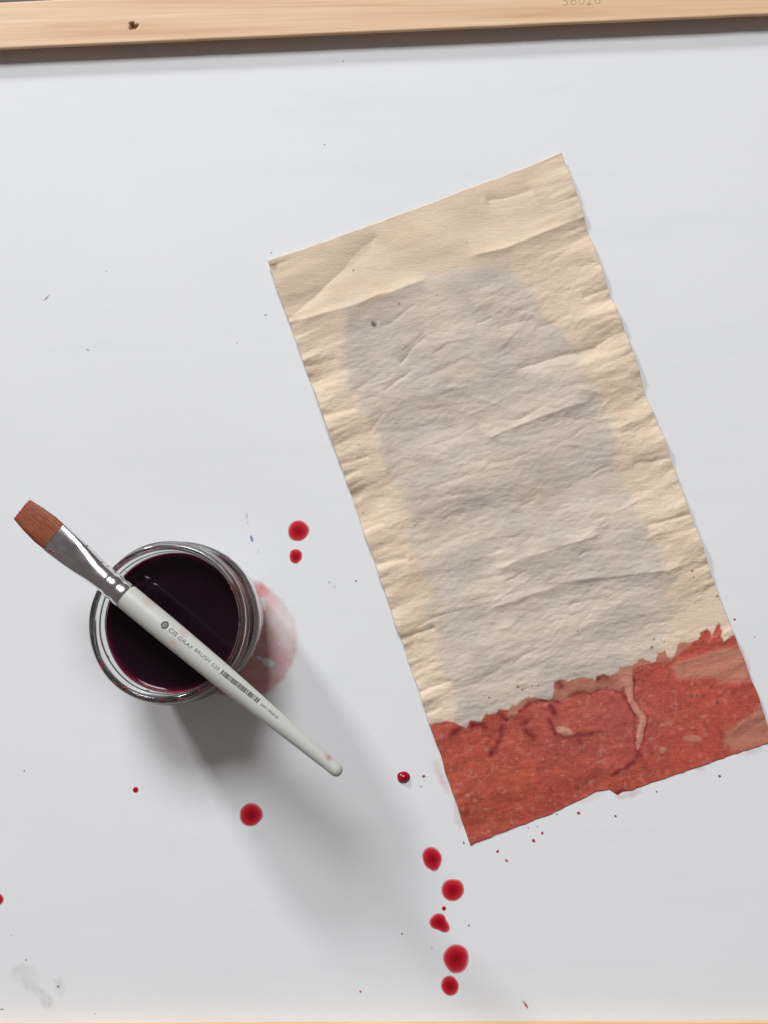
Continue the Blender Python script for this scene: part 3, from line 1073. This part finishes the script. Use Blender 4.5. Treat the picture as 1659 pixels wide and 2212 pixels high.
# bristles: a flat tuft of fine strands, slightly fanned
NB = 96
thb = np.linspace(0, 2 * math.pi, NB, endpoint=False)
nb = Noise(401)
br = []
W_T = 54 * px_mm
for i, q in enumerate(np.linspace(0, 1, 40)):
    x = 0.0022 * (1 - q) + q * Lt if q > 0 else 0.0022
    wy = np.interp(q, [0, .12, .35, .7, 1], [W_F * .93, W_F * .955, W_F * .97, W_F * .90, W_T])
    wz = np.interp(q, [0, .12, .5, .8, 1], [0.0044, 0.0047, 0.0042, 0.0026, 0.0013])
    e = 3.2
    c_, s_ = np.cos(thb), np.sin(thb)
    y = np.sign(c_) * np.abs(c_) ** (2 / e) * wy / 2
    z = np.sign(s_) * np.abs(s_) ** (2 / e) * wz / 2
    g = nb(np.arange(NB) * .83, np.full(NB, q * 3.0))
    f = 1 + .05 * g * min(1, q * 4)
    dy = (q ** 2) * 0.0002
    xx = np.full(NB, x) + (0.00035 * nb(np.arange(NB) * 1.7 + 50, np.zeros(NB)) if q > .97 else 0)
    br.append(np.stack([xx, y * (1 + .012 * g) + dy, z * f - q * .0004], -1))
tuft = loft('bristles', br, mat_bristle(), brush)
tv = np.array([vv.co[0] for vv in tuft.data.vertices])
set_float(tuft, 'tip', sstep(.80, 1.02, tv / Lt))


# small red dots of dye on the ferrule
bmr = bmesh.new()
for sx, sy, rp in [(185, 1176, 2.4), (217, 1214, 2.2), (229, 1222, 2.0), (211, 1224, 2.2), (105, 1188, 3.4), (112, 1192, 2.5)]:
    p = P(sx, sy, BZ + .004) - p_fer
    X = p.dot(ax); Y = p.dot(Vector((-ax.y, ax.x, 0)))
    q = X / Lr
    wy = np.interp(q, [0, .3, .6, .85, 1], [W_F, W_F * .965, W_F * .88, W_N * 1.02, W_N]); wz = np.interp(q, [0, .2, .45, .75, 1], [0.0052, 0.0060, 0.0078, 0.0100, 0.0108])
    e = np.interp(q, [0, .3, .7, 1], [3.6, 3.2, 2.3, 2.0])
    Y = max(-.96, min(.96, Y / (wy / 2)))
    Zf = wz / 2 * (1 - abs(Y) ** e) ** (1 / e)
    bmesh.ops.create_icosphere(bmr, subdivisions=2, radius=rp * px_mm, matrix=Matrix.Translation((X, Y * wy / 2, Zf)) @ Matrix.Diagonal((1, 1, .35, 1)))
mer = bpy.data.meshes.new('dye_dot'); bmr.to_mesh(mer); bmr.free()
mer.materials.append(MRES)
mer.polygons.foreach_set('use_smooth', [True] * len(mer.polygons))
dots = bpy.data.objects.new('dye_dot', mer); COL.objects.link(dots); dots.parent = ferr; dots['kind'] = 'stuff'

# ------------------------------------------------------------------ drops, specks, smears on the board
MD, MBEAD = mat_drop(), mat_bead()
pxt = (P(830, 1400) - P(829, 1400)).length


def disc(name, cx, cy, rx, ry, rot, height, mat, seed=0, attr='radius', wobble=.03, shape=None, nr=12, na=48, z0=0.00006, rings_=None):
    c0 = P(cx, cy)
    sc = (P(cx + 1, cy) - c0).length
    nse = Noise(500 + seed)
    rs = np.linspace(0, 1, nr) if rings_ is None else np.array(rings_)
    V, F, A = [(0, 0, z0 + height)], [], [0.0]
    for i, q in enumerate(rs[1:]):
        for j in range(na):
            a = 2 * math.pi * j / na
            w = 1 + wobble * 2 * float(nse(math.cos(a) * 1.4 + 5, math.sin(a) * 1.4 + 5))
            if shape: w *= shape(a)
            x_, y_ = rx * q * w * math.cos(a), ry * q * w * math.sin(a)
            ca, sa = math.cos(R(-rot)), math.sin(R(-rot))
            V.append(((x_ * ca - y_ * sa) * sc, (x_ * sa + y_ * ca) * sc, z0 + height * (1 - q * q)))
            A.append(q)
    n_r = len(rs) - 1
    for j in range(na):
        F.append((0, 1 + j, 1 + (j + 1) % na))
    for i in range(n_r - 1):
        for j in range(na):
            j2 = (j + 1) % na
            F.append((1 + i * na + j, 1 + (i + 1) * na + j, 1 + (i + 1) * na + j2, 1 + i * na + j2))
    o = mesh_obj(name, V, F, mat)
    o.location = (c0.x, c0.y, 0)
    set_float(o, attr, A)
    return o


G = 'red dye drops on the white board'
lobes = lambda a: 1 + .30 * max(0, math.cos(a + R(48))) ** 6 - .22 * max(0, math.cos(a - R(18))) ** 8 - .16 * max(0, math.cos(a + R(105))) ** 8
drops = [
    (644.5, 1146, 23.5, 24, 0, None, 'larger of the two round red drops beside the jar'),
    (638.5, 1201.5, 14.3, 16.5, 0, None, 'smaller of the two round red drops beside the jar'),
    (543, 1760, 25.5, 25, 0, None, 'round red drop lying alone in the fringe of the jar shadow'),
    (293, 1706, 6.6, 6.8, 0, None, 'small lone red dot on the open board near the jar shadow'),
    (933, 1855, 21.5, 25.5, -18, None, 'tilted oval red drop nearest the dyed corner of the paper'),
    (977.5, 1922, 25.5, 24.5, 0, None, 'round red drop next after the oval one in the row'),
    (959, 1962, 5, 5, 0, None, 'tiny red dot squeezed between the round drop and the two-lobed drop'),
    (949, 1992, 22, 20, 0, lobes, 'two-lobed red drop of two merged splashes'),
    (985, 2070, 29, 31, 10, None, 'largest red drop, with a darker core'),
    (972, 2129, 19.5, 21.5, 0, None, 'round red drop ending the row, closest to the wooden rail'),
    (-5.5, 1943, 13.5, 13.5, 0, None, 'red drop lying farthest from the paper, out past the jar'),
]
for i, (x, y, rx, ry, rot, shp, lab) in enumerate(drops):
    o = disc('dye_drop', x, y, rx, ry, rot, 0.00035 if rx > 10 else .0002, MD, i, wobble=.035, shape=shp, rings_=[0, .2, .4, .55, .7, .8, .86, .91, .95, .98, 1.0])
    tag(o, lab, 'drop', G)
o = disc('dye_bead', 872, 1679, 13.6, 12.4, -10, 0.0021, MBEAD, 40, wobble=.05, z0=0.0)
tag(o, 'glossy wet bead of dark red dye near the tip of the brush handle', 'drop', G)
o = disc('dye_streak', 1135, 2169, 10.5, 3.4, 55, .0001, mat_decal('pink_streak_wash', (.50, .06, .09), (.62, .25, .26), 1.0, 200), 41, attr='edge', wobble=.1)
set_float(o, 'wash', [1 - a.value ** 3 for a in o.data.attributes['edge'].data])
tag(o, 'short slanted pinkish red streak near the wooden rail', 'streak', G)

MS = mat_decal('speck_of_dye', (.36, .03, .05), (.55, .18, .18), .85, 400, (.1, .5))
specks = [(769, 1255, 2.2), (915, 1677, 3.6), (909, 1699, 1.8), (1074.7, 1839, 3.6), (1094, 1859, 3.4), (1152.5, 1816, 3.9), (1171, 1799.6, 3.4), (1161, 1785, 1.6), (1141, 1788, 1.6),
          (1013, 1999, 2.3), (868, 2017.6, 2.2), (1250, 1756, 3.9), (1329.6, 1762.5, 2.8), (1418, 1710, 2.0), (1554.4, 1676.5, 3.3), (1203, 1759, 2.0), (1586.6, 1338, 2.8), (1630, 1376, 1.4),
          (778.5, 2141.7, 2.4), (1002, 1820, 3.2)]
SPECK_LAB = {0: 'tiny red speck alone between the jar and the paper', 1: 'tiny red speck between the glossy bead and the dyed paper', 2: 'faintest red speck close to the glossy bead',
             9: 'tiny red speck beside the two-lobed drop, on its paper side', 10: 'tiny red speck beside the two-lobed drop, on its jar side', 14: 'tiny red speck off the far end of the short dyed edge',
             16: 'tiny red speck off the long paper edge, just past the dye line', 17: 'faintest red speck off the long paper edge near the dye line', 18: 'tiny red speck lying near the wooden rail',
             19: 'pale pinkish oval speck touching the dyed corner of the paper'}
for i, (x, y, r) in enumerate(specks):
    o = disc('dye_speck', x, y, r * 1.1, r * (1.0 if i != 19 else .6), random.uniform(0, 90), .00008, MS, 60 + i, attr='edge', wobble=.12, nr=6, na=20)
    set_float(o, 'wash', [min(1, 1.5 * (1 - a.value ** 2.2)) for a in o.data.attributes['edge'].data])
    tag(o, SPECK_LAB.get(i, 'tiny red speck of spattered dye along the short dyed edge of the paper'), 'speck', 'tiny red specks spattered on the board')

MDIRT = mat_decal('grey_dirt_speck', (.14, .135, .14), (.36, .35, .35), .62, 400, (.1, .5))
dirt = [(189.4, 755.8, 5.2, 1.3, 24), (229.7, 586.5, 1.6, 1.4, 0), (511.5, 740.7, 1.7, 1.5, 0), (586, 546, 1.8, 2.3, 0), (701, 312, 2.0, 1.8, 0), (741.5, 132, 2.0, 2.0, 0), (52.5, 1665, 2.2, 2.0, 0),
        (56.5, 2073, 2.2, 2.2, 0), (125, 2131, 3.6, 3.0, -30), (4, 2180, 5, 1.6, 0), (205.5, 2190, 1.6, 1.6, 0), (933, 2048, 1.6, 2.0, 0), (25, 2020, 1.8, 1.6, 0)]
DIRT_LAB = {0: 'short thin dark fibre lying on the empty white board', 3: 'dark speck just off the undyed corner of the paper', 5: 'dark speck closest to the knotted wooden rail', 7: 'dark speck beside the dried grey smear',
            8: 'greenish dark dot inside the smaller grey smudge', 9: 'short dark dash near the wooden rail', 11: 'grey speck between the two-lobed and the largest red drop'}
for i, (x, y, rx, ry, rot) in enumerate(dirt):
    o = disc('dirt_speck', x, y, rx, ry, rot, .00007, MDIRT, 90 + i, attr='edge', wobble=.15, nr=6, na=20)
    set_float(o, 'wash', [min(1, 1.4 * (1 - a.value ** 2)) for a in o.data.attributes['edge'].data])
    tag(o, DIRT_LAB.get(i, 'tiny dark speck of dirt on the empty white board'), 'speck', 'tiny dark dirt specks on the board')
MBR = mat_decal('brown_trace', (.38, .27, .24), (.5, .42, .40), .6, 400, (.1, .5))
o = disc('brown_streak', 101.5, 642.5, 11, 2.0, -55, .00006, MBR, 120, attr='edge', wobble=.2, nr=6, na=24)
set_float(o, 'wash', [min(1, 1.4 * (1 - a.value ** 2)) for a in o.data.attributes['edge'].data])
tag(o, 'faint brownish dotted streak on the empty part of the board', 'streak')

MBLUE = mat_decal('blue_ink_trace', (.16, .22, .50), (.45, .50, .66), .95, 150, (.0, .4))
blue = [(543.8, 1164, 8, 3.0, 65, .95, 'small blue ink mark beside the jar, the darkest of the blue traces'),
        (533, 1114, 7, 2.6, 85, .30, 'pale upright blue trace beside the jar'),
        (535, 1129, 6, 1.8, 75, .22, 'faint violet trace touching the pale blue one beside the jar'),
        (558, 1192, 6, 2.0, -80, .25, 'faint greyish blue trace closest to the jar rim'),
        (711, 1258, 4, 3, 40, .30, 'pale blue smudge between the jar and the paper'),
        (722, 1267, 6, 4, 30, .16, 'very faint wide blue smudge between the jar and the paper'),
        (573, 681, 4.2, 3.8, 0, .45, 'small blue ink dot beside the corner of the paper')]
for i, (x, y, rx, ry, rot, a_, lab) in enumerate(blue):
    o = disc('ink_trace', x, y, rx, ry, rot, .00006, MBLUE, 130 + i, attr='edge', wobble=.2, nr=6, na=24)
    set_float(o, 'wash', [a_ * min(1, 1.4 * (1 - a.value ** 2)) for a in o.data.attributes['edge'].data])
    tag(o, lab, 'ink mark', 'blue ink traces on the board')


def wash(name, poly, mat, label, cat, dens, group=None, step=1.6, z=0.00003):
    """thin film of dried wash: grid over the outline with a density that fades at its rim"""
    poly = np.array(poly, float)
    lo, hi = poly.min(0) - 10, poly.max(0) + 10
    gx = np.arange(lo[0], hi[0], step); gy = np.arange(lo[1], hi[1], step)
    X, Y = np.meshgrid(gx, gy)
    D = np.clip(dens(X, Y, sdf(X, Y, poly)), 0, 1)
    p = pix(X, Y, 0)
    o = grid_obj(name, np.stack([p[..., 0], p[..., 1], np.full(X.shape, z)], -1)[::-1], mat)
    set_float(o, 'wash', D[::-1])
    bm = bmesh.new(); bm.from_mesh(o.data)
    lay = bm.verts.layers.float['wash']
    bmesh.ops.delete(bm, geom=[f for f in bm.faces if max(v_[lay] for v_ in f.verts) < .004], context='FACES')
    bm.to_mesh(o.data); bm.free()
    tag(o, label, cat, group)
    return o


MP = mat_decal('pink_dye_wash', (.80, .20, .19), (.86, .56, .56), 1.0, 160, (.1, .6), .45)
spoly = [(440, 1262), (545, 1257), (566, 1261), (587, 1276), (612, 1299), (635, 1332), (643, 1371), (641.5, 1404), (631, 1437), (611, 1467), (592, 1485), (572, 1499), (500, 1505), (420, 1480), (400, 1380)]


def d_stain(X, Y, s):
    s = s + 3 * fbm(701, X / 25, Y / 25, 3)
    d_ = sstep(7, -9, s) * (.46 + .30 * np.exp(-np.abs(s) / 10))
    near = sstep(225, 140, np.hypot(X - 440, Y - 1372))
    d_ *= .60 + .75 * near
    light = sstep(60, 15, np.hypot((X - 622) * .8, (Y - 1330) * .62))
    d_ *= 1 - .55 * light
    for hx_, hy_, a_, b_, rt in ((567, 1304, 6, 15, -15), (580, 1431, 14, 8.5, 25), (562, 1422, 11, 3.5, 22)):
        ca, sa = math.cos(R(rt)), math.sin(R(rt))
        q = np.hypot(((X - hx_) * ca + (Y - hy_) * sa) / a_, (-(X - hx_) * sa + (Y - hy_) * ca) / b_)
        d_ *= sstep(.75, 1.25, q)
    return d_ * (1 + .18 * fbm(702, X / 12, Y / 12, 3))


wash('dye_stain', spoly, MP, 'watery pink stain with two bare spots spreading from under the jar', 'stain', d_stain)


def soft(a):
    return lambda X, Y, s: a * sstep(6, -6, s + 3 * fbm(711, X / 12, Y / 12, 3)) * (.8 + .4 * fbm(712, X / 20, Y / 20, 2))


MP2 = mat_decal('faint_pink_bleed', (.74, .36, .38), (.82, .62, .63), .9, 200, (.1, .6))
SMG = 'faint pink bleeds along the dyed paper edge'
for poly, a_, lab in [
    ([(935, 1648), (944, 1640), (960, 1680), (972, 1712), (966, 1714), (950, 1690), (940, 1668)], .40, 'pink bleed by the long edge of the dyed paper, with a darker dot'),
    ([(978, 1735), (984, 1728), (1000, 1776), (994, 1790), (984, 1776)], .38, 'pink bleed by the long edge of the dyed paper, near its corner'),
    ([(1330, 1722), (1352, 1714), (1380, 1704), (1386, 1712), (1368, 1722), (1340, 1726)], .42, 'pink bleed beside the torn tab of the dyed paper'),
    ([(1500, 1660), (1518, 1653), (1522, 1664), (1508, 1668)], .35, 'small pink bleed half way along the short dyed edge'),
    ([(1590, 1630), (1640, 1612), (1650, 1620), (1616, 1634)], .28, 'wide pale pink bleed at the far end of the short dyed edge'),
    ([(1592, 1390), (1604, 1398), (1618, 1430), (1622, 1446), (1612, 1446), (1598, 1410)], .36, 'pink bleed beside the fold in the dyed paper'),
    ([(1240, 1735), (1290, 1712), (1306, 1716), (1262, 1738)], .20, 'very faint pink bleed under the torn bite in the dyed paper')]:
    wash('dye_bleed', poly, MP2, lab, 'bleed', soft(a_), SMG, 1.5)
MG2 = mat_decal('grey_smear_wash', (.47, .48, .44), (.60, .62, .60), .8, 110, (.2, .7))
wash('grey_smear', [(20, 2105), (34, 2088), (55, 2080), (72, 2086), (78, 2104), (66, 2112), (90, 2136), (110, 2156), (118, 2182), (98, 2176), (70, 2146), (46, 2128)], MG2,
     'greenish grey dried smear near the wooden rail', 'smear', lambda X, Y, s: .40 * sstep(6, -6, s + 6 * fbm(721, X / 16, Y / 16, 3)) * (.75 + .6 * fbm(722, X / 24, Y / 24, 3)))
wash('grey_smear', [(115, 2118), (128, 2112), (142, 2130), (134, 2150), (120, 2138)], MG2,
     'smaller grey smudge with a dark dot beside the dried smear', 'smear', lambda X, Y, s: .28 * sstep(7, -6, s + 6 * fbm(723, X / 10, Y / 10, 3)))
